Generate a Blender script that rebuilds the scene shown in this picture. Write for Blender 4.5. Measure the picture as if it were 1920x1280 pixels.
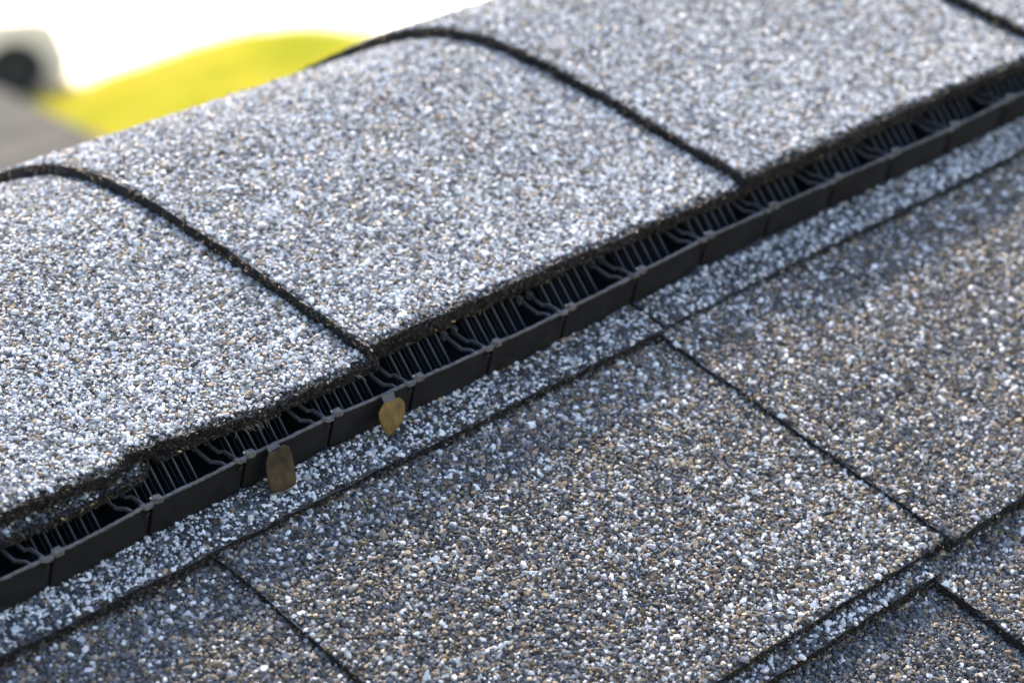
import bpy, math
import numpy as np
from mathutils import Matrix, Vector

for o in list(bpy.data.objects):
    bpy.data.objects.remove(o)
scene = bpy.context.scene
COL = scene.collection
rng = np.random.default_rng(11)
MM = 0.001

# ------------------------------------------------------------------ camera
PITCH = math.radians(26.565)          # roof pitch 6 in 12
# roof frame: s along the ridge, t up the slope, h off the slope
WR = np.array([[1, 0, 0],
               [0, math.cos(PITCH), -math.sin(PITCH)],
               [0, math.sin(PITCH), math.cos(PITCH)]])
CAM_R = np.array([[0.709922, -0.68994, 0.141399],
                  [-0.335403, -0.507748, -0.793534],
                  [0.619286, 0.515922, -0.59187]])
CAM_C = np.array([-0.315803, -0.35743, 0.432238])
cam_data = bpy.data.cameras.new('camera')
cam = bpy.data.objects.new('camera', cam_data)
COL.objects.link(cam)
right, down, fwd = (WR @ CAM_R[i] for i in range(3))
cw = WR @ CAM_C
cam.matrix_world = Matrix(((right[0], -down[0], -fwd[0], cw[0]),
                           (right[1], -down[1], -fwd[1], cw[1]),
                           (right[2], -down[2], -fwd[2], cw[2]),
                           (0, 0, 0, 1)))
cam_data.sensor_width = 36
cam_data.lens = 97.17
cam_data.clip_start = 0.02
cam_data.clip_end = 3000
cam_data.dof.use_dof = True
cam_data.dof.focus_distance = 0.668
cam_data.dof.aperture_fstop = 13.5
scene.camera = cam

# ------------------------------------------------------------------ light
AIR, DUST, OZ = 1.0, 1.8, 0.9
SUN_EL = math.radians(46.0)
SUN_H = (0.513, 0.858)                # horizontal direction towards the sun
world = bpy.data.worlds.new('World')
scene.world = world
world.use_nodes = True
wn = world.node_tree.nodes
sky = wn.new('ShaderNodeTexSky')
sky.sky_type = 'NISHITA'
sky.sun_disc = False
sky.sun_elevation = SUN_EL
sky.air_density = AIR
sky.dust_density = DUST
sky.ozone_density = OZ
sky.sun_rotation = math.atan2(SUN_H[0], SUN_H[1])
bg = wn['Background']
bg.inputs['Strength'].default_value = 0.10
world.node_tree.links.new(sky.outputs[0], bg.inputs['Color'])
sun_data = bpy.data.lights.new('sun', 'SUN')
sun_data.energy = 5.0
sun_data.angle = math.radians(4.0)
sun_data.color = (1.0, 0.86, 0.65)
sun = bpy.data.objects.new('sun', sun_data)
COL.objects.link(sun)
sv = Vector((SUN_H[0] * math.cos(SUN_EL), SUN_H[1] * math.cos(SUN_EL), math.sin(SUN_EL)))
sun.rotation_euler = sv.to_track_quat('Z', 'Y').to_euler()
vs = scene.view_settings
vs.view_transform = 'Standard'
vs.look = 'None'
vs.exposure = 1.88
vs.gamma = 1
vs.use_curve_mapping = False
scene.render.engine = 'CYCLES'
scene.cycles.use_denoising = True
scene.cycles.max_bounces = 6


# ------------------------------------------------------------------ helpers
def tag(o, label=None, cat=None, group=None, kind=None):
    for k, v in (('label', label), ('category', cat), ('group', group), ('kind', kind)):
        if v:
            o[k] = v
    return o


def empty(name, loc=(0, 0, 0), rx=0.0, rz=0.0):
    o = bpy.data.objects.new(name, None)
    COL.objects.link(o)
    o.location = loc
    o.rotation_euler = (rx, 0, rz)
    o.empty_display_size = 0.02
    return o


def np_mesh(name, V, loops, sizes, mat, parent=None, col=None, smooth=False):
    me = bpy.data.meshes.new(name)
    V = np.asarray(V, np.float32)
    loops = np.asarray(loops, np.int32).ravel()
    sizes = np.asarray(sizes, np.int32)
    me.vertices.add(len(V))
    me.vertices.foreach_set('co', V.ravel())
    me.loops.add(len(loops))
    me.loops.foreach_set('vertex_index', loops)
    me.polygons.add(len(sizes))
    st = np.zeros(len(sizes), np.int32)
    st[1:] = np.cumsum(sizes)[:-1]
    me.polygons.foreach_set('loop_start', st)
    me.polygons.foreach_set('loop_total', sizes)
    me.polygons.foreach_set('use_smooth', np.full(len(sizes), smooth, bool))
    if col is not None:
        a = me.attributes.new('Col', 'FLOAT_COLOR', 'POINT')
        c4 = np.ones((len(V), 4), np.float32)
        c4[:, :3] = col
        a.data.foreach_set('color', c4.ravel())
    me.materials.append(mat)
    me.update(calc_edges=True)
    o = bpy.data.objects.new(name, me)
    COL.objects.link(o)
    if parent is not None:
        o.parent = parent
    return o


def poly_mesh(name, V, F, mat, parent=None, smooth=False):
    loops = [i for f in F for i in f]
    return np_mesh(name, V, loops, [len(f) for f in F], mat, parent, smooth=smooth)


class MB:
    """collects boxes and prisms into one part"""
    def __init__(self):
        self.V, self.F = [], []

    def add(self, V, F):
        b = len(self.V)
        self.V += [tuple(v) for v in V]
        self.F += [[i + b for i in f] for f in F]

    def box(self, x0, x1, y0, y1, z0, z1):
        V = [(x, y, z) for z in (z0, z1) for y in (y0, y1) for x in (x0, x1)]
        self.add(V, [(0, 2, 3, 1), (4, 5, 7, 6), (0, 1, 5, 4), (2, 6, 7, 3), (0, 4, 6, 2), (1, 3, 7, 5)])

    def bar(self, path, wdir, udir, w, u):
        """box section w x u swept along a path (lists of widths allowed)"""
        n = len(path)
        w = w if hasattr(w, '__len__') else [w] * n
        u = u if hasattr(u, '__len__') else [u] * n
        V = []
        wd, ud = np.array(wdir, float), np.array(udir, float)
        for p, a, b in zip(path, w, u):
            p = np.array(p, float)
            for sw, su in ((-1, -1), (1, -1), (1, 1), (-1, 1)):
                V.append(p + wd * sw * a / 2 + ud * su * b / 2)
        F = [(3, 2, 1, 0), tuple(4 * (n - 1) + k for k in range(4))]
        for i in range(n - 1):
            for k in range(4):
                F.append((4 * i + k, 4 * i + (k + 1) % 4, 4 * i + 4 + (k + 1) % 4, 4 * i + 4 + k))
        self.add(V, F)

    def prism(self, outline, off):
        n = len(outline)
        o2 = [np.array(p) + np.array(off) for p in outline]
        F = [tuple(range(n))[::-1], tuple(range(n, 2 * n))]
        for i in range(n):
            j = (i + 1) % n
            F.append((i, j, n + j, n + i))
        self.add(list(outline) + o2, F)

    def build(self, name, mat, parent=None, smooth=False):
        return poly_mesh(name, self.V, self.F, mat, parent, smooth)


def vnoise1(x, seed=0):
    x = np.asarray(x, float)
    r = np.random.default_rng(seed).uniform(-1, 1, 4096)
    i = np.floor(x).astype(int)
    f = x - i
    f = f * f * (3 - 2 * f)
    return r[i % 4096] * (1 - f) + r[(i + 1) % 4096] * f


def vnoise2(x, y, seed=0):
    r = np.random.default_rng(seed).uniform(-1, 1, (256, 256))
    i, j = np.floor(x).astype(int), np.floor(y).astype(int)
    fx, fy = x - i, y - j
    fx, fy = fx * fx * (3 - 2 * fx), fy * fy * (3 - 2 * fy)
    i, j = i % 256, j % 256
    i1, j1 = (i + 1) % 256, (j + 1) % 256
    return (r[i, j] * (1 - fx) + r[i1, j] * fx) * (1 - fy) + (r[i, j1] * (1 - fx) + r[i1, j1] * fx) * fy


# ------------------------------------------------------------------ materials
def mat_new(name):
    m = bpy.data.materials.new(name)
    m.use_nodes = True
    return m, m.node_tree.nodes, m.node_tree.links, m.node_tree.nodes['Principled BSDF']


def mat_plain(name, c, rough=0.6, var=0.25, scale=40, bump=0.0, bscale=None, spec=0.5, metal=0.0, detail=4, bdist=0.001):
    m, N, L, P = mat_new(name)
    tc = N.new('ShaderNodeTexCoord')
    nz = N.new('ShaderNodeTexNoise')
    nz.inputs['Scale'].default_value = scale
    nz.inputs['Detail'].default_value = detail
    L.new(tc.outputs['Object'], nz.inputs['Vector'])
    rp = N.new('ShaderNodeValToRGB')
    rp.color_ramp.elements[0].position = 0.3
    rp.color_ramp.elements[1].position = 0.7
    rp.color_ramp.elements[0].color = (*[v * (1 - var) for v in c], 1)
    rp.color_ramp.elements[1].color = (*[min(1, v * (1 + var)) for v in c], 1)
    L.new(nz.outputs['Fac'], rp.inputs['Fac'])
    L.new(rp.outputs['Color'], P.inputs['Base Color'])
    P.inputs['Roughness'].default_value = rough
    P.inputs['Specular IOR Level'].default_value = spec
    P.inputs['Metallic'].default_value = metal
    if bump:
        n2 = N.new('ShaderNodeTexNoise')
        n2.inputs['Scale'].default_value = bscale or scale * 4
        n2.inputs['Detail'].default_value = 3
        L.new(tc.outputs['Object'], n2.inputs['Vector'])
        b = N.new('ShaderNodeBump')
        b.inputs['Strength'].default_value = bump
        b.inputs['Distance'].default_value = bdist
        L.new(n2.outputs['Fac'], b.inputs['Height'])
        L.new(b.outputs['Normal'], P.inputs['Normal'])
    return m


def mat_granule():
    m, N, L, P = mat_new('mineral_granule')
    a = N.new('ShaderNodeAttribute')
    a.attribute_name = 'Col'
    L.new(a.outputs['Color'], P.inputs['Base Color'])
    P.inputs['Roughness'].default_value = 0.5
    P.inputs['Specular IOR Level'].default_value = 0.5
    return m


def mat_sheet(name, stops, scale=800.0):
    """asphalt sheet with pressed-in mineral granules: a coloured cell pattern"""
    m, N, L, P = mat_new(name)
    tc = N.new('ShaderNodeTexCoord')
    vo = N.new('ShaderNodeTexVoronoi')
    vo.inputs['Scale'].default_value = scale
    L.new(tc.outputs['Object'], vo.inputs['Vector'])
    sp = N.new('ShaderNodeSeparateColor')
    L.new(vo.outputs['Color'], sp.inputs['Color'])
    rp = N.new('ShaderNodeValToRGB')
    rp.color_ramp.interpolation = 'CONSTANT'
    el = rp.color_ramp.elements
    el[0].position, el[0].color = 0.0, (*stops[0][1], 1)
    el[1].position, el[1].color = stops[1][0], (*stops[1][1], 1)
    for p, c in stops[2:]:
        e = el.new(p)
        e.color = (*c, 1)
    L.new(sp.outputs['Red'], rp.inputs['Fac'])
    L.new(rp.outputs['Color'], P.inputs['Base Color'])
    P.inputs['Roughness'].default_value = 0.75
    b = N.new('ShaderNodeBump')
    b.inputs['Strength'].default_value = 0.8
    b.inputs['Distance'].default_value = 0.0006
    b.invert = True
    L.new(vo.outputs['Distance'], b.inputs['Height'])
    L.new(b.outputs['Normal'], P.inputs['Normal'])
    return m


M_gran = mat_granule()
M_asph = mat_plain('asphalt_edge', (0.011, 0.010, 0.009), 0.75, 0.5, 900, 0.9, 2500, spec=0.4)
M_capsheet = mat_sheet('cap_sheet', [(0, (.08, .08, .085)), (.35, (.18, .18, .19)), (.6, (.3, .3, .31)), (.8, (.17, .13, .1)), (.88, (.6, .6, .6))])
M_fieldsheet = mat_sheet('field_sheet', [(0, (.025, .026, .03)), (.4, (.07, .075, .09)), (.65, (.12, .1, .08)), (.8, (.03, .03, .03)), (.9, (.4, .4, .42))])
M_plastic = mat_plain('black_plastic', (0.007, 0.007, 0.0075), 0.55, 0.5, 160, 0.3, 900, spec=0.3, bdist=0.0004)
M_plastic_in = mat_plain('black_plastic_inner', (0.008, 0.008, 0.009), 0.5, 0.2, 160, spec=0.4)
M_rib = mat_plain('skylit_rib_plastic', (0.042, 0.042, 0.047), 0.4, 0.25, 160, spec=0.5)  # lighter than the body to imitate sky reflected in the rib tops
M_arm = mat_plain('grey_arm_plastic', (0.062, 0.062, 0.068), 0.4, 0.25, 160, spec=0.5)
M_rim = mat_plain('worn_skylit_plastic', (0.12, 0.114, 0.11), 0.55, 0.45, 700, 0.6, 1800, spec=0.5, bdist=0.0005)  # pale from wear, and lightened further for sky light on the top
M_nub = mat_plain('bare_plastic', (0.42, 0.37, 0.32), 0.4, 0.3, 900, spec=0.6)
M_tag = mat_plain('brown_gold_tag', (0.135, 0.084, 0.020), 0.55, 0.5, 260, 0.4, 1200, spec=0.25, bdist=0.0004)
M_tag2 = mat_plain('dull_brown_tag', (0.050, 0.034, 0.016), 0.65, 0.6, 300, 0.4, 1200, spec=0.2, bdist=0.0004)
M_tab = mat_plain('grey_tab', (0.075, 0.075, 0.082), 0.5, 0.3, 500)

# ------------------------------------------------------------------ granules
ico = []
ph = (1 + 5 ** 0.5) / 2
for a in (-1, 1):
    for b in (-ph, ph):
        ico += [(0, a, b), (a, b, 0), (b, 0, a)]
ICO_V = np.array(ico) / math.sqrt(1 + ph * ph)
_e = 2 / math.sqrt(1 + ph * ph) * 1.01
ICO_F = []
for i in range(12):
    for j in range(i + 1, 12):
        for k in range(j + 1, 12):
            p, q, r = ICO_V[i], ICO_V[j], ICO_V[k]
            if max(np.linalg.norm(p - q), np.linalg.norm(q - r), np.linalg.norm(p - r)) < _e:
                ICO_F.append((i, j, k) if np.dot(np.cross(q - p, r - p), p) > 0 else (i, k, j))
ICO_F = np.array(ICO_F)
# a set of broken-stone shapes: an uneven foot ring, a smaller uneven crown ring and a cleaved top
PROTO = []
for _ in range(80):
    a0 = np.cumsum(rng.uniform(.7, 1.3, 5)); a0 = a0 / a0[-1] * 2 * math.pi
    a1 = a0 + rng.uniform(-.25, .25, 5)
    r0, r1 = rng.uniform(.86, 1.2, 5), rng.uniform(.45, .85, 5)
    lo = np.stack([r0 * np.cos(a0), r0 * np.sin(a0), rng.uniform(-.45, -.05, 5)], 1)
    hi = np.stack([r1 * np.cos(a1), r1 * np.sin(a1), np.zeros(5)], 1)
    tl = rng.normal(0, .3, 2)
    hi[:, 2] = rng.uniform(.6, .95) + hi[:, 0] * tl[0] + hi[:, 1] * tl[1] + rng.normal(0, .05, 5)
    PROTO.append(np.concatenate([lo, hi]))
PROTO = np.array(PROTO)
STONE_LOOP = np.array([i for j in range(5) for i in (j, (j + 1) % 5, 5 + (j + 1) % 5, 5 + j)] + [5, 6, 7, 8, 9])
STONE_SIZES = np.array([4, 4, 4, 4, 4, 5])
TET_V = np.array([(1, .3, 0), (-1, .3, 0), (0, -.7, .9), (0, -.5, -.9)], float)
TET_F = np.array([(0, 1, 2), (0, 3, 1), (0, 2, 3), (1, 3, 2)])


def frames(nrm, tilt):
    n = nrm + rng.normal(0, tilt, nrm.shape)
    n /= np.linalg.norm(n, axis=1, keepdims=True)
    a = rng.normal(size=nrm.shape)
    a -= n * (a * n).sum(1, keepdims=True)
    a /= np.linalg.norm(a, axis=1, keepdims=True)
    return a, np.cross(n, a), n


def stones(name, parent, pos, nrm, rad, col, flat=0.62, tilt=0.22):
    n = len(pos)
    A, B, Nn = frames(nrm, tilt)
    ar = rng.uniform(1.0, 1.9, n)
    sc = np.stack([rad * ar ** .5, rad / ar ** .5, rad * flat * rng.uniform(.8, 1.2, n)], 1)
    pr = PROTO[rng.integers(0, len(PROTO), n)] * sc[:, None, :]
    V = pos[:, None, :] + pr[:, :, 0:1] * A[:, None, :] + pr[:, :, 1:2] * B[:, None, :] + pr[:, :, 2:3] * Nn[:, None, :]
    F = STONE_LOOP[None] + (np.arange(n) * 10)[:, None]
    C = np.repeat(col, 10, axis=0)
    o = np_mesh(name, V.reshape(-1, 3), F.ravel(), np.tile(STONE_SIZES, n), M_gran, parent, col=C)
    return tag(o, kind='stuff')


def shards(name, parent, pos, nrm, rad, col, along=None):
    n = len(pos)
    A, B, Nn = frames(nrm, 0.8)
    if along is not None:
        A = along + rng.normal(0, .5, pos.shape)
        A /= np.linalg.norm(A, axis=1, keepdims=True)
        B = np.cross(Nn, A); B /= np.linalg.norm(B, axis=1, keepdims=True)
        Nn = np.cross(A, B)
    sc = np.stack([rad * rng.uniform(1, 2.0, n), rad * rng.uniform(.4, .9, n), rad * rng.uniform(.4, .9, n)], 1)
    pr = TET_V[None] * sc[:, None, :] * rng.uniform(.8, 1.3, (n, 4, 1))
    V = pos[:, None, :] + pr[:, :, 0:1] * A[:, None, :] + pr[:, :, 1:2] * B[:, None, :] + pr[:, :, 2:3] * Nn[:, None, :]
    F = TET_F[None] + (np.arange(n) * 4)[:, None, None]
    o = np_mesh(name, V.reshape(-1, 3), F.ravel(), np.full(n * 4, 3), M_gran, parent, col=np.repeat(col, 4, axis=0))
    return tag(o, kind='stuff')


WHITE, LGREY, MGREY, TAN, DARK, BROWN, BLUE = range(7)
BASE = np.array([(.77, .77, .775), (.46, .46, .47), (.21, .21, .22), (.38, .29, .20), (.044, .043, .041), (.15, .110, .072), (.095, .104, .126)])


def pick_colours(n, wts):
    """wts (n,7) mixing weights -> colours with a little variation per stone"""
    w = wts / wts.sum(1, keepdims=True)
    c = np.cumsum(w, 1)
    k = (rng.uniform(size=(n, 1)) > c).sum(1).clip(0, 6)
    col = BASE[k] * rng.uniform(.7, 1.18, (n, 1)) * rng.uniform(.96, 1.04, (n, 3))
    return np.clip(col, 0, .88), k


def edge_colours(n, gold=.988):
    u = rng.uniform(size=n) ** (1.0 if gold > .98 else .75)
    c = np.where((u < .72)[:, None], np.array([.011, .010, .009]), np.array([.030, .025, .019]))
    c = np.where((u > .94)[:, None], np.array([.08, .06, .038]), c)
    c = np.where((u > gold)[:, None], np.array([.60, .42, .20]), c)  # gold crumbs: tan crystals with sun glints painted into their colour
    return c * rng.uniform(.6, 1.3, (n, 1))


# visible part of the slope, in millimetres of (s, t), with a margin all round
QUAD = np.array([(-78, -11), (148, -175), (452, 62), (122, 254)], float)


def in_quad(s, t):
    ok = np.ones(len(s), bool)
    for i in range(4):
        a, b = QUAD[i], QUAD[(i + 1) % 4]
        ok &= (b[0] - a[0]) * (t - a[1]) - (b[1] - a[1]) * (s - a[0]) > 0
    return ok


def jitter_grid(u0, u1, v0, v1, g):
    nu, nv = int((u1 - u0) / g) + 1, int((v1 - v0) / (g * .87)) + 1
    U, Vv = np.meshgrid(np.arange(nu), np.arange(nv), indexing='ij')
    u = u0 + (U + .5 * (Vv % 2)) * g + rng.normal(0, .27 * g, U.shape)
    v = v0 + Vv * g * .87 + rng.normal(0, .27 * g, U.shape)
    u, v = u.ravel(), v.ravel()
    k = (u > u0) & (u < u1) & (v > v0) & (v < v1)
    return u[k], v[k]


# ------------------------------------------------------------------ setting: ground
GZ = -6.17
M_conc = mat_plain('pale_concrete', (0.66, 0.60, 0.50), 0.55, 0.08, 0.6, spec=0.5)
M_soil = mat_plain('dry_ground', (0.30, 0.27, 0.20), 0.9, 0.2, 0.2)
M_lawn = mat_plain('lawn_soil', (0.15, 0.15, 0.03), 0.9, 0.4, .9)
M_blade = mat_plain('grass_blade', (0.17, 0.19, 0.024), 0.6, 0.5, .8)
_bn, _bl = M_blade.node_tree.nodes, M_blade.node_tree.links
_tr = _bn.new('ShaderNodeBsdfTranslucent')
_tr.inputs['Color'].default_value = (0.46, 0.45, 0.03, 1)
_tc = _bn.new('ShaderNodeTexCoord')
_nz = _bn.new('ShaderNodeTexNoise')
_nz.inputs['Scale'].default_value = .55
_nz.inputs['Detail'].default_value = 3
_rp = _bn.new('ShaderNodeValToRGB')
_rp.color_ramp.elements[0].position, _rp.color_ramp.elements[0].color = .36, (.37, .40, .025, 1)
_rp.color_ramp.elements[1].position, _rp.color_ramp.elements[1].color = .62, (.60, .52, .06, 1)
_bl.new(_tc.outputs['Object'], _nz.inputs['Vector'])
_bl.new(_nz.outputs['Fac'], _rp.inputs['Fac'])
_bl.new(_rp.outputs['Color'], _tr.inputs['Color'])
_mx = _bn.new('ShaderNodeMixShader')
_mx.inputs[0].default_value = 0.5
_bl.new(_bn['Principled BSDF'].outputs[0], _mx.inputs[1])
_bl.new(_tr.outputs[0], _mx.inputs[2])
_bl.new(_mx.outputs[0], _bn['Material Output'].inputs['Surface'])


def sheet_poly(name, pts, z, mat, kind='structure'):
    o = poly_mesh(name, [(x, y, z) for x, y in pts], [tuple(range(len(pts)))], mat)
    return tag(o, kind=kind)


sheet_poly('ground', [(-1500, -1500), (1500, -1500), (1500, 1500), (-1500, 1500)], GZ - .12, M_soil)
sheet_poly('driveway', [(14, 20), (40, 14), (60, 40), (40, 90), (8, 70), (9, 34)], GZ - .004, M_conc)
LAWN = [(13.6, 17.0), (16, 16), (19.6, 21.2), (20.7, 24.6), (21.1, 26.6), (21.25, 27.7), (20.95, 28.45), (20.4, 28.72), (19.6, 28.68), (18.9, 28.74), (18.25, 28.58), (17.4, 28.85), (16.6, 28.9), (15.9, 27.5), (15.2, 25), (14.4, 21.5)]
sheet_poly('lawn', LAWN, GZ + .03, M_lawn)


def inside(px, py, poly):
    r = np.zeros(len(px), bool)
    j = len(poly) - 1
    for i in range(len(poly)):
        xi, yi = poly[i]; xj, yj = poly[j]
        r ^= ((yi > py) != (yj > py)) & (px < (xj - xi) * (py - yi) / (yj - yi + 1e-12) + xi)
        j = i
    return r


gx, gy = rng.uniform(15, 21.4, 90000), rng.uniform(22, 29, 90000)
k = inside(gx, gy, LAWN)
gx, gy = gx[k], gy[k]
gx, gy = gx + rng.normal(0, .22, len(gx)), gy + rng.normal(0, .22, len(gy))   # thinning out at the rim
n = len(gx)
a = rng.uniform(0, 6.283, n); hh = rng.uniform(.04, .09, n)
w = .006
p0 = np.stack([gx - w * np.cos(a), gy - w * np.sin(a), np.full(n, GZ + .03)], 1)
p1 = np.stack([gx + w * np.cos(a), gy + w * np.sin(a), np.full(n, GZ + .03)], 1)
p2 = np.stack([gx + rng.normal(0, .025, n), gy + rng.normal(0, .025, n), GZ + .03 + hh], 1)
o = np_mesh('grass', np.stack([p0, p1, p2], 1).reshape(-1, 3), np.arange(3 * n), np.full(n, 3), M_blade)
tag(o, 'short sunlit yellow-green grass growing on the lawn beyond the ridge', 'grass', kind='stuff')

# ------------------------------------------------------------------ unseen tree added on the sunny side to shade the ridge
M_bark = mat_plain('tree_bark', (0.10, 0.07, 0.05), 0.9, 0.3, 12)
M_leaf = mat_plain('tree_leaf', (0.07, 0.10, 0.03), 0.6, 0.35, 3)


def shade_tree(x, y, top, rad, n):
    tr = empty('added_shade_tree', (x, y, GZ))
    tag(tr, 'unseen tree added behind the ridge to filter the sun', 'tree')
    mb = MB()
    H = top - GZ
    m = 10
    V, F = [], []
    lv = [(0, .28), (1.0, .20), (H * .45, .15), (H * .75, .08), (H * .93, .02)]
    for z, r in lv:
        V += [(r * math.cos(6.283 * j / m) + .15 * math.sin(z), r * math.sin(6.283 * j / m), z) for j in range(m)]
    for i in range(len(lv) - 1):
        for j in range(m):
            F.append((i * m + j, i * m + (j + 1) % m, (i + 1) * m + (j + 1) % m, (i + 1) * m + j))
    mb.add(V, F)
    for q in range(12):
        a_ = q * 2.4; z = H * (.38 + .045 * q)
        mb.bar([(.1, 0, z), (rad * .45 * math.cos(a_), rad * .45 * math.sin(a_), z + .7), (rad * .8 * math.cos(a_), rad * .8 * math.sin(a_), z + 1.1)], (-math.sin(a_), math.cos(a_), 0), (0, 0, 1), [.12, .07, .02], [.12, .07, .02])
    mb.build('trunk', M_bark, tr)
    rg = np.random.default_rng(5)
    cl = rg.normal(size=(90, 3)); cl /= np.linalg.norm(cl, axis=1, keepdims=True)
    cl = cl * rg.uniform(.25, 1, (90, 1)) ** .5 * np.array((rad, rad, rad * 1.15)) * .85 + np.array((0, 0, H - rad * 1.2))
    c = cl[rg.integers(0, 90, n)] + rg.normal(0, rad * .16, (n, 3))
    A = rg.normal(size=(n, 3)) * (1, 1, .5); A /= np.linalg.norm(A, axis=1, keepdims=True)
    B = np.cross(A, rg.normal(size=(n, 3))); B /= np.linalg.norm(B, axis=1, keepdims=True)
    sz = rg.uniform(.06, .13, (n, 1))
    Q = np.stack([c - A * sz, c + B * sz * .5, c + A * sz, c - B * sz * .5], 1)
    np_mesh('crown', Q.reshape(-1, 3), np.arange(4 * n), np.full(n, 4), M_leaf, tr)


shade_tree(2.0, 4.35, 7.7, 1.9, 1500)

# ------------------------------------------------------------------ lower roof wing behind the ridge
M_wingroof = mat_plain('wing_shingle', (0.072, 0.073, 0.076), 0.95, 0.15, 6, spec=0.08)
M_wall = mat_plain('wing_wall', (0.55, 0.52, 0.46), 0.8, 0.05, 3)
M_fascia = mat_plain('fascia_paint', (0.7, 0.68, 0.63), 0.5, 0.05, 3)
wing = empty('lower_roof_wing', (4.2, 6.7, GZ))
tag(wing, 'grey-brown shingled lower roof wing at the left edge behind the ridge', 'building')
wy, wz = -1.0, -1.37 - GZ - .27 * .46 - .026      # near eave of the wing, relative to its base
wslope = .27
WX0, WX1, WRY = -3.4, -.21, .9
for i in range(12):                                  # shingle courses climbing to the wing's ridge
    y0, y1 = wy + i * .16, min(wy + (i + 1) * .16 + .03, WRY)
    z0, z1 = wz + (y0 - wy) * wslope + .006, wz + (y1 - wy) * wslope + .001
    for q in range(4):
        xa = WX0 + (WX1 - WX0) * q / 4; xb = WX0 + (WX1 - WX0) * (q + 1) / 4 - .004
        mb = MB()
        mb.prism([(xa, y0, z0), (xb, y0, z0), (xb, y1, z1), (xa, y1, z1)], (0, 0, .004))
        mb.build('shingle', M_wingroof, wing)
zr = wz + (WRY - wy) * wslope
mb = MB(); mb.prism([(WX0 + .02, wy + .03, wz - .14), (WX0 + .02, WRY, zr - .14), (WX0 + .02, WRY, zr), (WX0 + .02, wy + .03, wz)], (WX1 - WX0 - .04, 0, 0)); mb.build('deck', M_fascia, wing)
mb = MB(); mb.prism([(WX0, WRY + .01, zr - .12), (WX0, WRY + 1.3, zr - .12 - 1.3 * wslope), (WX0, WRY + 1.3, zr - 1.3 * wslope), (WX0, WRY + .01, zr + .012)], (WX1 - WX0, 0, 0)); mb.build('far_slope', M_wingroof, wing)
mb = MB(); mb.box(WX0 + .3, WX1 - .2, wy + .3, WRY + 1.0, 0, wz - .15); mb.build('wall', M_wall, wing)

# ------------------------------------------------------------------ the roof
roof = empty('shingle_roof', (0, 0, 0), rx=PITCH)
tag(roof, 'grey granule shingle roof with overlapping ridge cap shingles along its crest', 'roof')

# plywood decks under everything (near slope and far slope) and house walls
mb = MB(); mb.box(-3, 5, -2.6, .118, -.030, -.0125); mb.build('near_deck', M_fieldsheet, roof)
fd = Matrix.Rotation(-2 * PITCH, 3, 'X')
mb = MB(); mb.box(-3, 5, .03, 2.7, -.030, -.0125)
mb.V = [tuple(fd @ Vector((x, y, z)) + Vector((0, .135, -.006))) for x, y, z in mb.V]
mb.build('far_deck', M_fieldsheet, roof)
house = empty('house_walls', (1, .1, GZ)); tag(house, 'pale house walls under the shingle roof', 'house')
mb = MB(); mb.box(-3.8, 3.8, -2.2, 2.2, 0, -1.35 - GZ); mb.build('wall', M_wall, house)


def slab(name, parent, mat, s0, s1, t0, t1, hfun, thick, ds=2.0, jag=(0, 0, 0, 0), seed=0, s0f=None, t0f=None, nt=None, dt=None):
    """sheet in the (s,t) plane (millimetres) whose left edge s0 and lower edge t0 are ragged"""
    ns = max(2, int((s1 - s0) / ds))
    nt = nt or max(2, int((t1 - t0) / (dt or 4.0)))
    U, Vv = np.meshgrid(np.linspace(0, 1, ns + 1) ** 1.0, np.linspace(0, 1, nt + 1), indexing='ij')
    S = s0 + (s1 - s0) * U
    T = t0 + (t1 - t0) * Vv
    if s0f is None:
        s0f = lambda t: jag[0] * (vnoise1(t / 1.3, seed) * .6 + vnoise1(t / 6, seed + 1))
    if t0f is None:
        t0f = lambda s: jag[1] * (vnoise1(s / 1.3, seed + 2) * .6 + vnoise1(s / 7, seed + 3))
    S = S + s0f(T) * (1 - U) ** 12
    T = T + t0f(S) * (1 - Vv) ** 6
    H = hfun(S, T)
    n = (ns + 1) * (nt + 1)
    top = np.stack([S, T, H], -1).reshape(-1, 3)
    bot = np.stack([S, T, H - thick], -1).reshape(-1, 3)
    V = np.concatenate([top, bot]) * MM
    idx = np.arange(n).reshape(ns + 1, nt + 1)
    q = np.stack([idx[:-1, :-1], idx[1:, :-1], idx[1:, 1:], idx[:-1, 1:]], -1).reshape(-1, 4)
    rings = np.concatenate([idx[:, 0], idx[-1, 1:], idx[-2::-1, -1], idx[0, -2:0:-1]])
    r2 = np.roll(rings, -1)
    side = np.stack([rings, rings + n, r2 + n, r2], -1)
    F = np.concatenate([q, q[:, ::-1] + n, side])
    o = np_mesh(name, V, F.ravel(), np.full(len(F), 4), mat, parent, smooth=False)
    o.data.materials.append(M_asph)
    mi = np.zeros(len(F), np.int32); mi[len(q):] = 1
    o.data.polygons.foreach_set('material_index', mi)
    return o


def slab_granules(parent, s0, s1, t0, t1, hfun, wfun, g=.935, rmean=.545, keep=None):
    s, t = jitter_grid(s0, s1, t0, t1, g)
    k = in_quad(s, t)
    if keep is not None:
        k &= keep(s, t)
    s, t = s[k], t[k]
    n = len(s)
    if n == 0:
        return
    col, kk = pick_colours(n, wfun(s, t))
    rad = np.clip(rmean * np.exp(rng.normal(0, .32, n)), .25, 1.2)
    rad[kk == WHITE] *= 1.0
    h = hfun(s, t) + rng.uniform(-.15, .25, n) + .12
    nr = np.zeros((n, 3)); nr[:, 2] = 1
    stones('granules', parent, np.stack([s, t, h], 1) * MM, nr, rad * MM, col)


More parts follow.
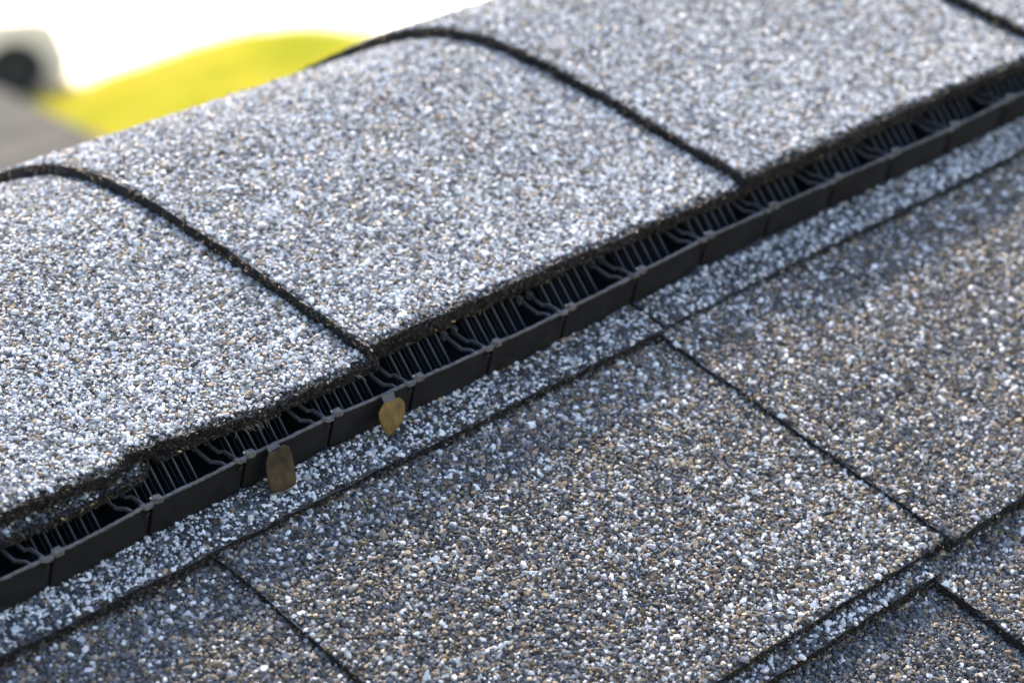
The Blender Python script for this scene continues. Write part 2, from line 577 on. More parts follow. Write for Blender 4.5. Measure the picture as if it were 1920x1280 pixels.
def edge_bits(parent, P, nrm, along, n, spread, rad=.32, gold=.988):
    """dark asphalt crumbs and fibres along a cut edge, P (k,3) in mm"""
    i = rng.uniform(0, len(P) - 1.001, n)
    a = np.floor(i).astype(int); f = (i - a)[:, None]
    pos = P[a] * (1 - f) + P[a + 1] * f
    nn = nrm[a] * (1 - f) + nrm[a + 1] * f
    al = P[a + 1] - P[a]; al = al / (np.linalg.norm(al, axis=1, keepdims=True) + 1e-9)
    out = np.cross(al, nn)
    pos = pos + nn * rng.uniform(spread[0], spread[1], n)[:, None] + out * rng.normal(0, spread[2], n)[:, None]
    rd = np.clip(rad * np.exp(rng.normal(0, .4, n)), .1, .9)
    shards('edge_crumbs', parent, pos * MM, nn, rd * MM, edge_colours(n, gold), along=al * along)


def mix(n, base, dwhite=None):
    w = np.tile(np.array(base, float), (n, 1))
    if dwhite is not None:
        w[:, WHITE] *= dwhite
        w[:, LGREY] *= dwhite ** .5
    return w


def line_pts(s0, t0, s1, t1, hfun, n=160):
    s = np.linspace(s0, s1, n); t = np.linspace(t0, t1, n)
    return np.stack([s, t, hfun(s, t)], 1)


UP = lambda n: np.tile(np.array([0., 0, 1]), (n, 1))


def straight_edge(parent, s0, t0, s1, t1, hfun, thick, dens=5.0, seed=0, amp=.5, band=.6, rad=.32):
    L = math.hypot(s1 - s0, t1 - t0)
    P = line_pts(s0, t0, s1, t1, hfun, int(L) + 2)
    d = np.array([(t1 - t0), -(s1 - s0)]) / L
    j = amp * vnoise1(np.arange(len(P)) / 2.5, seed)
    P[:, 0] += d[0] * j; P[:, 1] += d[1] * j
    edge_bits(parent, P, UP(len(P)), 1.0, int(L * dens), (-thick, .25, band), rad)


# --- field shingles -------------------------------------------------------
# heights (mm above the reference slope plane) of the visible tops
def h_strip(s, t): return -0.2 + 0 * s
def h_c2a(s, t): return -3.4 - .004 * (t + 50) + 0 * s
def h_c2b(s, t): return -2.0 - .9 * (s - 20) / 154 - .006 * t
def h_c2c(s, t): return -1.1 - .004 * (t + 50) - .8 * np.clip((s - 174) / 160, 0, 2)
def h_c2back(s, t): return -4.7 + 0 * s
def h_c3a(s, t): return -8.3 + 0 * s
def h_c3b(s, t): return -5.6 + 0 * s


def w_strip(s, t):
    d = 1.0 + .55 * vnoise2(s / 14, t / 9, 5)
    return mix(len(s), (5.2, 1.3, 1.0, .5, 3.4, .7, 3.0), np.clip(d, .3, 2))  # extra slate blue imitates the vent's bluish shade on the strip


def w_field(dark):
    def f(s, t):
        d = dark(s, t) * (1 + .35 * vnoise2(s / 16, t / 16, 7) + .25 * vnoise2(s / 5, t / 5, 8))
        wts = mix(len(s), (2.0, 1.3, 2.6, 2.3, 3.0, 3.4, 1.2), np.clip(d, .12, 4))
        cool = np.clip(1.25 - d, 0, 1)                 # dark mix slate blue, pale one tan: tab tones and painted shade
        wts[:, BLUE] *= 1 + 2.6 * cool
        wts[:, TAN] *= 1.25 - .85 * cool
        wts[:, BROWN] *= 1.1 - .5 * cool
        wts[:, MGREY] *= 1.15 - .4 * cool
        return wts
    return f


def shade_c2b(s, t):
    # granule mix painted dark for shade above, pale for light towards the lower right
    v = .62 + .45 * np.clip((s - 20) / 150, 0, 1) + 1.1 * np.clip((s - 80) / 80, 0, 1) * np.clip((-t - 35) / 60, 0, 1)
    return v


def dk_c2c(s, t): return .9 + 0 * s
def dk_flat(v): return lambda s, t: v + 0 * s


def field_piece(name, label, s0, s1, t0, t1, hf, thick, wf, seed, g=.935, rm=.545, left=True, low=True, gran_t1=None, margin=(.5, .5), jag=(.3, .25), amp=.35, dens=9.0, band=.6):
    o = slab(name, roof, M_fieldsheet, s0, s1, t0, t1, hf, thick, ds=3.0, jag=jag, seed=seed)
    if label:
        o['label'] = label
    slab_granules(o, s0 + margin[0], s1, t0 + margin[1], gran_t1 or t1, hf, wf, g, rm)
    if low:
        straight_edge(o, max(s0, -60), t0, min(s1, 430), t0, hf, thick, dens, seed + 20, amp=amp, band=band)
    if left:
        straight_edge(o, s0, max(t0, -170), s0, min(t1, 14), hf, thick, 7.0, seed + 30, amp=.3, band=.45)
    return o


# course hidden mostly by the vent: its white-flecked lower strip
field_piece('shingle', 'white-flecked strip of shingle along the foot of the vent', -900, 175.6, 0, 130, h_strip, 2.6, w_strip, 40, g=.86, rm=.46, left=False, gran_t1=13.2, margin=(.5, .7), jag=(.25, .22), amp=.3, dens=15.0, band=.75)
field_piece('shingle', None, 177.0, 1300, 0.6, 130, h_strip, 2.6, w_strip, 43, g=.86, rm=.46, gran_t1=13.2, margin=(.5, .7), jag=(.25, .22), amp=.3, dens=15.0, band=.75)
# second course
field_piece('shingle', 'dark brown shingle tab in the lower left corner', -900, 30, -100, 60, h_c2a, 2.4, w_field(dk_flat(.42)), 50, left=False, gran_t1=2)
field_piece('shingle', 'large shingle tab, painted shaded above and lit towards its corner', 20.2, 182, -100, 60, h_c2b, 2.0, w_field(shade_c2b), 53, gran_t1=2)
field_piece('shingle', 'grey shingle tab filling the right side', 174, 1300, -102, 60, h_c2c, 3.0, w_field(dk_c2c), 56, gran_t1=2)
field_piece('shingle', 'narrow backing layer showing below the large tab', -900, 166, -105.6, -60, h_c2back, 2.4, w_strip, 59, left=False, gran_t1=-98)
# third course
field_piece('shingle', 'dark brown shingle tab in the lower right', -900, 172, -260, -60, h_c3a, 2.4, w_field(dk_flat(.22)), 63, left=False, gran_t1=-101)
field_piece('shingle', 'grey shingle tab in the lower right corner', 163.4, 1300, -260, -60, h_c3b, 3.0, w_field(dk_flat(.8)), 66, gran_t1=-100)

# --- ridge caps -----------------------------------------------------------
PROF = np.array([(8.0, 18.9), (20.5, 18.35), (23.5, 18.2), (42, 17.0), (63, 15.8), (85, 14.4), (107, 12.3), (123, 9.6), (136, 5.9), (147.4, 1.2), (160.7, -6.6),
                 (174, -16.8), (192, -33), (208, -48.4), (225, -66), (241, -85.5), (257, -106.5), (268, -121)], float)


def catmull(P, m=14):
    out = []
    Q = np.concatenate([[2 * P[0] - P[1]], P, [2 * P[-1] - P[-2]]])
    for i in range(1, len(Q) - 2):
        for k in range(m):
            u = k / m
            a, b, c, d = Q[i - 1], Q[i], Q[i + 1], Q[i + 2]
            out.append(.5 * (2 * b + (c - a) * u + (2 * a - 5 * b + 4 * c - d) * u * u + (3 * b - a - 3 * c + d) * u ** 3))
    out.append(P[-1])
    return np.array(out)


_pf = catmull(PROF)
_ln = np.concatenate([[0], np.cumsum(np.linalg.norm(np.diff(_pf, axis=0), axis=1))])
_ln = _ln - np.interp(20.5, _pf[:60, 0], _ln[:60])      # w = 0 at the nominal lower edge
WTOT = _ln[-1]


def prof(w):
    t = np.interp(w, _ln, _pf[:, 0]); h = np.interp(w, _ln, _pf[:, 1])
    e = 1.5
    dt = np.interp(w + e, _ln, _pf[:, 0]) - np.interp(w - e, _ln, _pf[:, 0])
    dh = np.interp(w + e, _ln, _pf[:, 1]) - np.interp(w - e, _ln, _pf[:, 1])
    l = np.sqrt(dt * dt + dh * dh) + 1e-9
    return t, h, -dh / l, dt / l


CAP0, EXPO, CTH = 85.0, 143.0, 3.4
EDGE_SET = {0: 2.2, 1: .9, 2: .8}


def torn_edge(s):
    """lower edge of the left cap (mm of extra setback along the profile)"""
    ks = [-400, -60, -22, -6, 2, 6, 10, 14, 19, 24, 36, 44, 50, 56, 62, 84, 120]
    kv = [1.5, 1.5, 2.2, 2.0, .6, 1.2, 3.6, 4.4, 3.4, 3.5, 1.4, .4, -.6, .1, .4, -.2, 0]
    return np.interp(s, ks, kv) + .45 * vnoise1(s / .9, 91) + .75 * np.round(1.4 * vnoise1(s / 4.1, 92)) * .7


def cap_drop(i, s):
    return -3.7 * (s - (CAP0 + i * EXPO)) / EXPO


def cap_wave(i, s):
    # the caps sag a little along the lower edge
    return .35 * vnoise1(s / 45 + 9 * i, 70)


def w_cap(s, w):
    d = 1 + .32 * vnoise2(s / 22, w / 22, 21) + .2 * vnoise2(s / 6, w / 6, 22)
    # paler band towards the lower edge
    d = d * (.80 + .55 * np.clip(1 - w / 75, 0, 1))
    return mix(len(s), (5.4, 3.4, 2.7, 1.6, .65, .6, .8), np.clip(d, .25, 3))


def make_cap(i, label=None):
    s0 = CAP0 + i * EXPO
    s1 = s0 + EXPO + 26
    ns, nw = (230 if i == -1 else 80 if i in (0, 1, 2) else 24), (84 if -2 < i < 3 else 40)
    U, K = np.meshgrid(np.linspace(0, 1, ns + 1), np.linspace(0, 1, nw + 1), indexing='ij')
    S = s0 + (s1 - s0) * U
    Wd = WTOT * K
    S = S + (.35 * vnoise1(Wd / 1.5, 31 + i) + .5 * vnoise1(Wd / 9, 33 + i)) * (1 - U) ** 14
    ef = torn_edge if i == -1 else (lambda s: EDGE_SET.get(i, 1.5) + .30 * vnoise1(s / 1.2, 35 + i) + .35 * vnoise1(s / 8, 36 + i))
    Wd = Wd + (ef(S) + 5.0 * np.clip((S - (s0 + EXPO - .5)) / 2.5, 0, 1)) * (1 - K) ** 10
    t, h, nt_, nh = prof(Wd)
    d = cap_drop(i, S) + cap_wave(i, S) * np.clip(1 - Wd / 90, 0, 1) - .5 * np.clip(1 - Wd / 2.5, 0, 1)
    top = np.stack([S, t + nt_ * d, h + nh * d], -1)
    bot = np.stack([S, t + nt_ * (d - CTH), h + nh * (d - CTH)], -1)
    n = (ns + 1) * (nw + 1)
    V = np.concatenate([top.reshape(-1, 3), bot.reshape(-1, 3)]) * MM
    idx = np.arange(n).reshape(ns + 1, nw + 1)
    q = np.stack([idx[:-1, :-1], idx[1:, :-1], idx[1:, 1:], idx[:-1, 1:]], -1).reshape(-1, 4)
    rings = np.concatenate([idx[:, 0], idx[-1, 1:], idx[-2::-1, -1], idx[0, -2:0:-1]])
    r2 = np.roll(rings, -1)
    F = np.concatenate([q, q[:, ::-1] + n, np.stack([rings, rings + n, r2 + n, r2], -1)])
    o = np_mesh('ridge_cap', V, F.ravel(), np.full(len(F), 4), M_capsheet, roof)
    o.data.materials.append(M_asph)
    mi = np.zeros(len(F), np.int32); mi[len(q):] = 1
    o.data.polygons.foreach_set('material_index', mi)
    if label:
        o['label'] = label
    # granules on the exposed face
    s, w = jitter_grid(s0 + 1.0, s0 + EXPO + 1, .2, 190, .935)
    keep = w > ef(s) + rng.uniform(1.4, 2.9, len(s)) + (.6 * vnoise1(s / 4, 55))
    s, w = s[keep], w[keep]
    t, h, a, b = prof(w)
    k = in_quad(s, t) & (t < 186)
    s, w, t, h, a, b = (x[k] for x in (s, w, t, h, a, b))
    if len(s):
        dd = cap_drop(i, s) + cap_wave(i, s) * np.clip(1 - w / 90, 0, 1) + rng.uniform(-.15, .25, len(s)) + .12
        pos = np.stack([s, t + a * dd, h + b * dd], 1)
        col, kk = pick_colours(len(s), w_cap(s, w))
        rad = np.clip(.545 * np.exp(rng.normal(0, .30, len(s))), .26, 1.15)
        stones('granules', o, pos * MM, np.stack([0 * a, a, b], 1), rad * MM, col)
        # crumbs along the butt edge (left) and the lower edge
        wl = np.linspace(0, 200, 260)
        t, h, a, b = prof(wl)
        P = np.stack([np.full_like(wl, s0) + .3 * vnoise1(wl / 2, 77 + i), t, h], 1)
        edge_bits(o, P, np.stack([0 * a, a, b], 1), 1.0, 4600, (-CTH, .30, .34), .27, gold=.93 if i == 0 else .97)  # more gold on the middle cap's overlap for painted sun glints
        sl_ = np.linspace(s0, min(s0 + EXPO + 3, 440), 200)
        for wo, cnt in ((0.0, 6000), (1.0, 1800), (2.0, 1000)):
            wv = ef(sl_) + wo
            t, h, a, b = prof(wv)
            dv = cap_drop(i, sl_) + cap_wave(i, sl_)
            P = np.stack([sl_, t + a * dv, h + b * dv], 1)
            edge_bits(o, P, np.stack([0 * a, a, b], 1), 1.0, cnt, (-CTH if wo < 1 else -.4, .28, .32 if wo < 1 else .55), .23, gold=.996)
    return o


CAP_LABELS = {-1: 'ridge cap shingle with a torn lower edge at the left', 0: 'middle ridge cap shingle', 1: 'right ridge cap shingle', 2: 'far ridge cap shingle in the upper right corner'}
for i in range(-3, 6):
    make_cap(i, CAP_LABELS.get(i))


def under_layer(s0, s1, w0, drop, thick, name, label, seed, endround=False, cnt=900):
    """second ply showing below the caps' lower edge"""
    s = np.linspace(s0, s1, max(20, int((s1 - s0) / 2)))
    wv = w0 + .45 * vnoise1(s / 1.4, seed) + .5 * vnoise1(s / 8, seed + 1)
    if endround:
        wv = wv + 4.5 * np.clip((s - (s1 - 7)) / 7, 0, 1) ** 2.2
    wl = np.linspace(0, 1, 9) ** 1.5
    Wd = wv[:, None] + wl[None] * 60
    t, h, a, b = prof(Wd)
    S = np.repeat(s[:, None], 9, 1)
    top = np.stack([S, t + a * drop, h + b * drop], -1)
    bot = np.stack([S, t + a * (drop - thick), h + b * (drop - thick)], -1)
    ns, nw = len(s) - 1, 8
    n = (ns + 1) * (nw + 1)
    idx = np.arange(n).reshape(ns + 1, nw + 1)
    q = np.stack([idx[:-1, :-1], idx[1:, :-1], idx[1:, 1:], idx[:-1, 1:]], -1).reshape(-1, 4)
    rings = np.concatenate([idx[:, 0], idx[-1, 1:], idx[-2::-1, -1], idx[0, -2:0:-1]])
    r2 = np.roll(rings, -1)
    F = np.concatenate([q, q[:, ::-1] + n, np.stack([rings, rings + n, r2 + n, r2], -1)])
    o = np_mesh(name, np.concatenate([top.reshape(-1, 3), bot.reshape(-1, 3)]) * MM, F.ravel(), np.full(len(F), 4), M_asph, roof)
    if label:
        o['label'] = label
    P = top[:, 0, :]
    edge_bits(o, P, np.stack([0 * a[:, 0], a[:, 0], b[:, 0]], 1), 1.0, cnt, (-thick, .2, .3), .26)
    return o, wv, s


# torn ply under the left cap, with its own dull granules
o, wv, ss = under_layer(-120, 17, -1.4, -5.6, 2.0, 'torn_ply', 'torn dark under-ply hanging below the left cap', 101, True, 4200)
gs, gw = jitter_grid(-60, 16, -2.6, 9, 1.0)
k = gw > np.interp(gs, ss, wv) + .9
gs, gw = gs[k], gw[k]
t, h, a, b = prof(gw)
wts = mix(len(gs), (.55, .6, 2.0, .3, 5.0, 1.2, 2.4))
col, _ = pick_colours(len(gs), wts)
stones('granules', o, np.stack([gs, t + a * -5.5, h + b * -5.5], 1) * MM, np.stack([0 * a, a, b], 1), np.clip(.5 * np.exp(rng.normal(0, .3, len(gs))), .25, .9) * MM, col)
for i in range(0, 4):
    under_layer(CAP0 + i * EXPO + 1.5, CAP0 + (i + 1) * EXPO + 3, EDGE_SET.get(i, 1.5) + .9, -4.7, 1.7, 'under_ply', None, 110 + i, cnt=3000)
under_layer(19, CAP0 + 3, 2.4, -5.6, 1.2, 'under_ply', None, 120, cnt=2200)

# frayed glass-mat strands where the left cap's edge is torn
M_strand = mat_plain('glass_mat_strand', (0.22, 0.20, 0.17), 0.6, 0.3, 500)
mb = MB()
for q in range(26):
    sx = 46.5 + rng.normal(0, 2.6) if q < 22 else 79 + rng.normal(0, 1.2)
    tx, hx, _, _ = (float(v) for v in prof(np.array(1.0)))
    p0 = np.array((sx, tx, hx - 5.2))
    d1 = np.array((rng.normal(.8, .6), -rng.uniform(.8, 2.4), -rng.uniform(0, .9)))
    mb.bar([p0 * MM, (p0 + d1) * MM, (p0 + d1 * 1.7 + (rng.normal(0, .4), 0, -.4)) * MM], (1, 0, 0), (0, 0, 1), [.16 * MM, .12 * MM, .05 * MM], [.12 * MM, .1 * MM, .05 * MM])
tag(mb.build('frayed_strands', M_strand, roof), kind='stuff')

# ------------------------------------------------------------------ ridge vent
vent = empty('ridge_vent', (0, 0, 0), rx=PITCH)
tag(vent, 'black plastic ridge vent with ribbed grille and low baffle wall under the caps', 'vent')
# clip positions along the rim (s, t, foot t)
KN = [(-19.1, 11.7), (10.6, 13.2), (39.3, 13.8), (67.3, 13.8), (93.9, 12.9), (120.8, 12.4), (148.5, 12.6), (177.2, 13.7), (206.0, 14.8),
      (233.2, 14.5), (261.0, 14.0), (287.3, 13.3), (315.2, 12.9), (343.6, 13.5)]
for k in range(3):
    KN.insert(0, (KN[0][0] - 27.8, 12.2 - .3 * k))
for k in range(8):
    KN.append((KN[-1][0] + 27.8, 13.3))
KS = np.array([a for a, b in KN]); KT = np.array([b for a, b in KN])
RIMH = 9.7


def rim_t(s):
    return np.interp(s, KS, KT)


# body: the deck of the vent that the caps are nailed to
w0 = 6.5
wl = np.linspace(w0, WTOT - w0, 60)
t, h, a, b = prof(wl)
dtop, dbot = -7.0, -8.6
V, F = [], []
for s in (-120.0, 620.0):
    for d in (dtop, dbot):
        V += [(s * MM, (t[j] + a[j] * d) * MM, (h[j] + b[j] * d) * MM) for j in range(60)]
for j in range(59):
    F += [(j, 120 + j, 121 + j, j + 1), (60 + j, 61 + j, 181 + j, 180 + j)]
F += [(0, 60, 180, 120), (59, 179, 239, 119)]
poly_mesh('top_panel', V, F, M_plastic_in, vent)
mb = MB(); mb.box(-.12, .62, .036, .038, .0004, .0075); mb.build('inner_wall', M_plastic_in, vent)
mb = MB(); mb.box(-.12, .62, .0162, .0355, .0002, .0010); mb.build('base_flange', M_plastic_in, vent)

GR = .766                                # slope of the grille


def gr_h(t):
    return 13.0 - (26.0 - t) * GR - .3


gdir = np.array((0, 1, GR)); gdir /= np.linalg.norm(gdir)
gnrm = np.array((0, -gdir[2], gdir[1]))
for k in range(len(KS) - 1):
    sc, sn = KS[k], KS[k + 1]
    per = sn - sc
    # front panel of the baffle wall from slit to slit, slightly bowed
    x0, x1 = sc + .30, sn - .30
    xs = np.linspace(x0, x1, 9)
    V, F = [], []
    for layer in (0, 1):
        for lvl, hh in enumerate((-.6, 2.5, 6.2, RIMH - .5)):
            for m, x in enumerate(xs):
                bow = .35 * math.sin(math.pi * m / 8) - .35 * math.exp(-(m - 8) ** 2 / 1.5)
                xx = x
                if m == 8:
                    xx += (.55, .25, -.05, -.1)[lvl] * -1.0 - .1
                if m == 0:
                    xx += (.55, .25, -.05, -.1)[lvl] * -1.0
                V.append((xx * MM, (rim_t(x) - bow - .25 * (1 - lvl / 3) + (0 if layer == 0 else 1.2)) * MM, hh * MM))
    for layer in (0, 1):
        for lvl in range(3):
            for m in range(8):
                i0 = layer * 36 + lvl * 9 + m
                f = (i0, i0 + 1, i0 + 10, i0 + 9)
                F.append(f if layer == 0 else f[::-1])
    rg = list(range(9)) + [17, 26, 35] + list(range(34, 26, -1)) + [18, 9]
    for m in range(len(rg)):
        i0, i1 = rg[m], rg[(m + 1) % len(rg)]
        F.append((i0, 36 + i0, 36 + i1, i1))
    poly_mesh('baffle_panel', V, F, M_plastic, vent)
    # worn rim along the top of the panel, colour also lightened for sky light
    mb = MB()
    pth, wd, ht = [], [], []
    for m in range(25):
        u = m / 24
        x = sc + 1.6 + (per - 3.3) * u
        r = rng.uniform(-1, 1)
        flare = 1.0 * math.exp(-((u - .86) / .10) ** 2) * (.3 + .7 * ((k * 37) % 5) / 4) * (1 if 8 <= k else .3)
        pth.append((x * MM, (rim_t(x) + .45 - .35 * math.sin(math.pi * u) + .07 * r - .3 * flare) * MM, (RIMH - .25 + .06 * r) * MM))
        wd.append((.68 + .16 * rng.uniform(-1, 1) + .55 * flare) * MM)
        ht.append(.5 * MM)
    mb.bar(pth, (0, 1, 0), (0, 0, 1), wd, ht)
    mb.build('rim', M_rim, vent)
    # clip: jog of the rim, a raised weld block and a bare nub
    tt = rim_t(sc)
    mb = MB()
    mb.bar([((sc - 3.0) * MM, (tt + .7) * MM, (RIMH - .1) * MM), ((sc - 2.0) * MM, (tt - .15) * MM, (RIMH - .2) * MM), ((sc - .4) * MM, (tt - .2) * MM, (RIMH - .2) * MM), ((sc + .5) * MM, (tt + .4) * MM, RIMH * MM)],
           (0, 1, 0), (0, 0, 1), [.8 * MM, 1.1 * MM, 1.1 * MM, .9 * MM], 1.0 * MM)
    mb.build('rim_jog', M_rim, vent)
    mb = MB()
    q = rng.uniform(-.15, .15, 4)
    mb.bar([((sc + .2) * MM, (tt + .55) * MM, (RIMH + .2) * MM), ((sc + 1.0) * MM, (tt + .3 + q[0]) * MM, (RIMH + .3) * MM), ((sc + 2.6) * MM, (tt + .15 + q[1]) * MM, (RIMH + .25) * MM), ((sc + 3.1) * MM, (tt + .25) * MM, (RIMH - .1) * MM)],
           (0, 1, 0), (0, 0, 1), [.9 * MM, (1.6 + q[2]) * MM, (1.7 + q[3]) * MM, 1.1 * MM], [1.2 * MM, 1.6 * MM, 1.5 * MM, 1.0 * MM])
    mb.build('clip', M_rim, vent)
    if k % 5 != 3:
        c = np.array((sc + .25, tt + .95, RIMH + .75))
        poly_mesh('weld_nub', (c + ICO_V * (.42, .36, .36)) * MM, ICO_F.tolist(), M_nub, vent)
    # weld dimple below the clip
    c = np.array((sc - 1.6, tt - .45, RIMH - 2.4))
    poly_mesh('weld_dimple', (c + ICO_V * (.8, .28, .7)) * MM, ICO_F.tolist(), M_plastic_in, vent)
    # two zigzag arms back to the body, each ending in a small square peg
    for pts in ([(-5.3, .9, 9.5), (-5.6, 2.5, 9.5), (-7.3, 4.0, 9.5), (-7.4, 8.2, 9.7), (-7.2, 10.4, 9.9)],
                [(-1.5, .5, 9.5), (-2.2, 5.3, 9.5), (-3.5, 5.7, 9.5), (-3.8, 8.3, 9.7), (-3.4, 10.5, 9.9)]):
        s_b = sc
        mb = MB()
        ja, jb = rng.normal(0, .18, 2)
        pth = [((s_b + a_ + ja * (b_ / 8)) * MM, (tt + b_) * MM, (c_ - .5) * MM) for a_, b_, c_ in pts]
        mb.bar(pth, (1, 0, 0), (0, 0, 1), [.6 * MM, .5 * MM, .5 * MM, .5 * MM, .5 * MM], [.9 * MM] * 5)
        mb.build('arm', M_arm, vent)
        a_, b_, c_ = pts[-1]
        mb = MB()
        mb.box((s_b + a_ - .5) * MM, (s_b + a_ + .5) * MM, (tt + b_ - .3) * MM, (tt + b_ + 1.2) * MM, (c_ - 2) * MM, (c_ + .35) * MM)
        mb.build('peg', M_tab, vent)
    # ribs of the grille
    nrib = 6
    for m in range(nrib):
        x = sc + .7 + rng.normal(0, .09) + 3.25 * m + .3 * (per - 27.8) / 6 * m
        for off, wdt, dep, low in ((0, .38, .7, 0.0), (-1.3, .12, .5, .5)):
            ta, tb = rim_t(sc) + 1.6, 27.5
            p0 = np.array((x + off, ta, gr_h(ta))) - gnrm * low
            p1 = np.array((x + off, tb, gr_h(tb))) - gnrm * low
            mb = MB()
            mb.bar([(p0 - gnrm * dep / 2) * MM, (p1 - gnrm * dep / 2) * MM], (1, 0, 0), gnrm, wdt * MM, dep * MM)
            mb.build('rib', M_rib if off == 0 else M_plastic_in, vent)


# ------------------------------------------------------------------ brown tags hanging from the rim
def hang_tag(name, label, outline, tab, mat, fold):
    P = np.array(outline, float)
    c = P.mean(0)
    root = empty(name, (0, 0, 0), rx=PITCH)
    tag(root, label, 'tag', 'brown tags on the vent rim')
    n = len(P)
    outw = np.array((0, -.62, -.0)) * .9
    rings = []
    for r, dep in ((1.0, 0.0), (.90, .12), (.55, fold), (.2, fold * .8)):
        q = c + (P - c) * r + np.array((0, -.8, .6)) * dep
        crease = np.exp(-((q[:, 0] - c[0] + 1.2 + .25 * (q[:, 2] - c[2])) / .8) ** 2)     # fold running down the plate
        curl = ((q[:, 0] - c[0]) / 4.0) ** 2
        q = q + np.array((0, -.8, .6)) * (fold * 1.6 * crease - .5 * curl + rng.normal(0, .05, n))[:, None]
        rings.append(q)
    V = np.concatenate(rings + [rings[0] + np.array((0, .35, -.26))])
    F = []
    for r in range(3):
        for i in range(n):
            j = (i + 1) % n
            F.append((r * n + i, r * n + j, (r + 1) * n + j, (r + 1) * n + i))
    F.append(tuple(3 * n + i for i in range(n)))
    for i in range(n):
        j = (i + 1) % n
        F.append((i, 4 * n + i, 4 * n + j, j))
    F.append(tuple(4 * n + i for i in range(n))[::-1])
    poly_mesh('plate', V * MM, F, mat, root, smooth=False)
    mb = MB()
    mb.prism([tuple(np.array(p) * MM) for p in tab], np.array((0, .35, -.3)) * MM)
    mb.build('hanger', M_tab, root)


hang_tag('brown_tag', 'gold-brown teardrop tag hanging from the vent rim on the right',
         [(81.6, 11.1, 9.1), (79.7, 10.0, 7.6), (79.4, 8.9, 6.1), (79.6, 7.3, 4.0), (80.3, 6.5, 2.9), (81.6, 6.4, 2.8), (84.0, 6.9, 3.4), (86.3, 7.7, 4.5), (87.7, 8.6, 5.7), (88.5, 9.8, 7.3), (87.5, 10.8, 8.6), (85.0, 11.2, 9.2), (83.0, 11.2, 9.1)],
         [(81.7, 12.3, 10.7), (85.8, 12.0, 10.3), (85.5, 10.8, 8.9), (82.0, 11.0, 9.1)], M_tag, .35)
hang_tag('brown_tag', 'dull brown square-ended tag hanging from the vent rim on the left',
         [(45.0, 11.8, 10.0), (43.6, 10.6, 8.4), (42.8, 8.9, 6.1), (42.2, 6.6, 3.0), (42.6, 6.0, 2.2), (45.7, 5.7, 1.8), (49.4, 5.8, 1.9), (50.1, 6.4, 2.7), (51.5, 9.7, 7.1), (51.5, 11.1, 9.0), (50.4, 11.8, 10.0), (48.3, 12.0, 10.2), (46.5, 11.7, 9.8)],
         [(44.8, 12.9, 11.1), (48.3, 12.8, 10.9), (48.5, 11.9, 10.3), (45.0, 11.7, 10.0)], M_tag2, .12)

# ------------------------------------------------------------------ parked car far below
M_paint = mat_plain('cream_car_paint', (0.90, 0.80, 0.66), 0.25, 0.02, 2, spec=0.5)
M_glass = mat_plain('car_glass', (0.02, 0.025, 0.03), 0.08, 0.1, 2, spec=0.8)
M_tyre = mat_plain('tyre_rubber', (0.02, 0.02, 0.02), 0.8, 0.2, 20)
M_rimm = mat_plain('wheel_metal', (0.03, 0.03, 0.03), 0.5, 0.1, 10, metal=0.2)
M_trim = mat_plain('dark_trim', (0.03, 0.03, 0.032), 0.6, 0.1, 10)
M_lamp = mat_plain('lamp_lens', (0.75, 0.75, 0.72), 0.15, 0.05, 10)
M_red = mat_plain('tail_lens', (0.35, 0.02, 0.02), 0.2, 0.05, 10)
car = empty('parked_car', (17.84, 29.18, GZ), rz=math.atan2(-.692, .722) + .25)
tag(car, 'cream car with dark wheel parked on the pale driveway at the upper left', 'car')
# local frame: x forward with the front wheel at x=0, y to the left side (away), z up
side = [(.62, .42), (.66, .62), (.60, .82), (.42, .95), (-.35, 1.06), (-.75, 1.12), (-1.35, 1.58), (-1.75, 1.68), (-2.9, 1.68), (-3.35, 1.56), (-3.62, 1.08), (-3.68, .75), (-3.62, .42)]


def arch(cx, r=.40):
    return [(cx + r * math.cos(a_), .34 + r * math.sin(a_)) for a_ in np.linspace(math.pi + .25, -.25, 12)]


low = [(-3.3, .26)] + arch(-2.75) + [(-2.1, .24), (-.7, .24)] + arch(0) + [(.52, .27)]
outline = side + low
W2 = .90


def halfw(z):
    return W2 if z < 1.08 else W2 - (z - 1.08) * .42


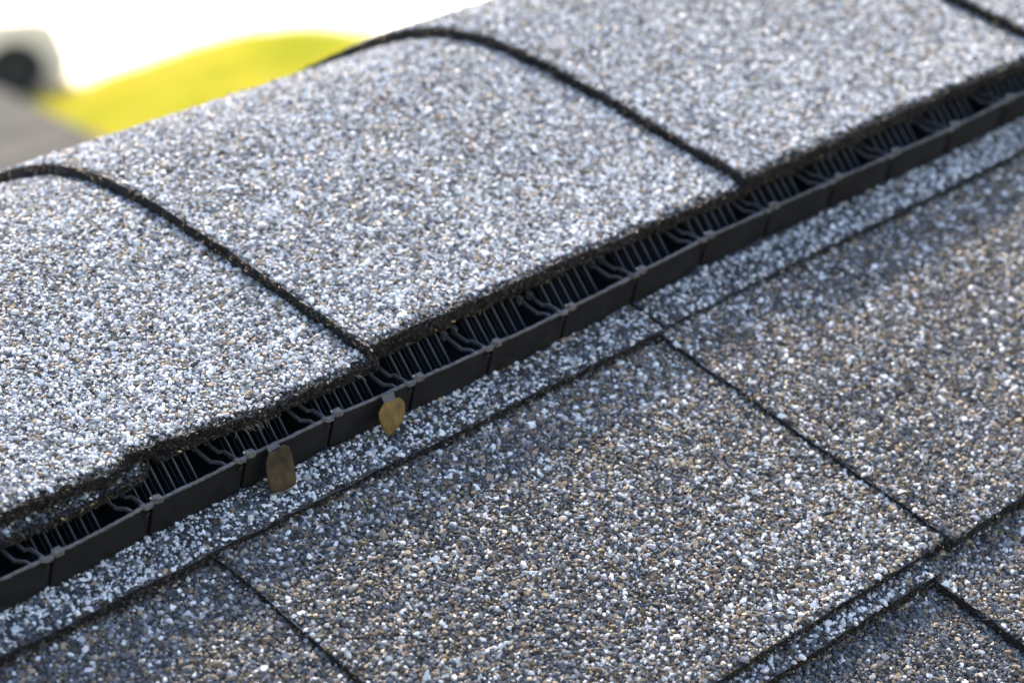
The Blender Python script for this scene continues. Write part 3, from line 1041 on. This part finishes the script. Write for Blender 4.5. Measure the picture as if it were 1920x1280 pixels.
n = len(outline)
V = [(x, -1.0 * halfw(z), z) for x, z in outline] + [(x, halfw(z), z) for x, z in outline]
F = [tuple(range(n))[::-1], tuple(range(n, 2 * n))] + [(i, (i + 1) % n, n + (i + 1) % n, n + i) for i in range(n)]
body = poly_mesh('body', V, F, M_paint, car)
body.location = (0, W2, 0)
for y, sgn in ((-.0, -1), (2 * W2, 1)):
    for win in ([(-1.0, 1.13), (-1.42, 1.52), (-1.75, 1.58), (-1.85, 1.13)], [(-1.95, 1.13), (-1.92, 1.58), (-2.75, 1.58), (-2.85, 1.13)], [(-2.95, 1.13), (-2.88, 1.57), (-3.2, 1.5), (-3.45, 1.13)]):
        mb = MB(); mb.prism([(x, y + sgn * (-(z - 1.08) * .42 - .02), z) for x, z in win], (0, sgn * .026, 0)); mb.build('side_window', M_glass, car)
    for x in (0, -2.75):
        yy = y - sgn * .12
        Vt, Ft = [], []
        m = 24
        for rr, dy in ((.22, .10), (.24, .115), (.32, .11), (.345, .07), (.345, -.10), (.2, -.11)):
            Vt += [(x + rr * math.cos(2 * math.pi * j / m), yy + sgn * dy, .345 + rr * math.sin(2 * math.pi * j / m)) for j in range(m)]
        for r in range(5):
            for j in range(m):
                Ft.append((r * m + j, r * m + (j + 1) % m, (r + 1) * m + (j + 1) % m, (r + 1) * m + j))
        wh = poly_mesh('wheel', Vt, Ft, M_tyre, car)
        mb = MB()
        ring = [(x + .22 * math.cos(2 * math.pi * j / m), yy + sgn * .07, .345 + .22 * math.sin(2 * math.pi * j / m)) for j in range(m)]
        mb.prism(ring, (0, sgn * .015, 0))
        for q in range(5):
            aq = 2 * math.pi * q / 5
            mb.bar([(x + .03 * math.cos(aq), yy + sgn * .10, .345 + .03 * math.sin(aq)), (x + .22 * math.cos(aq), yy + sgn * .10, .345 + .22 * math.sin(aq))], (-math.sin(aq), 0, math.cos(aq)), (0, 1, 0), .06, .03)
        mb.build('wheel_rim', M_rimm, wh)
for y in (.12, 1.42):
    mb = MB(); mb.box(.57, .650, y, y + .26, .66, .79); mb.build('headlight', M_lamp, car)
    mb = MB(); mb.box(-3.70, -3.64, y, y + .22, .80, 1.0); mb.build('tail_light', M_red, car)
mb = MB(); mb.box(-3.2, .50, .16, 1.64, .20, .80); mb.build('underbody', M_trim, car)
mb = MB(); mb.box(.50, .69, .04, 1.76, .20, .56); mb.build('bumper', M_paint, car)
mb = MB(); mb.prism([(-.80, .16, 1.135), (-.80, 1.64, 1.135), (-1.33, 1.50, 1.555), (-1.33, .30, 1.555)], (.03, 0, .03)); mb.build('windscreen', M_glass, car)
for y in (-.16, 1.80):
    mb = MB(); mb.box(-1.15, -1.03, y, y + .16, 1.10, 1.24); mb.build('mirror', M_paint, car)

print('triangles', sum(len(o.data.loops) - 2 * len(o.data.polygons) for o in bpy.data.objects if o.type == 'MESH'), 'objects', len(bpy.data.objects))
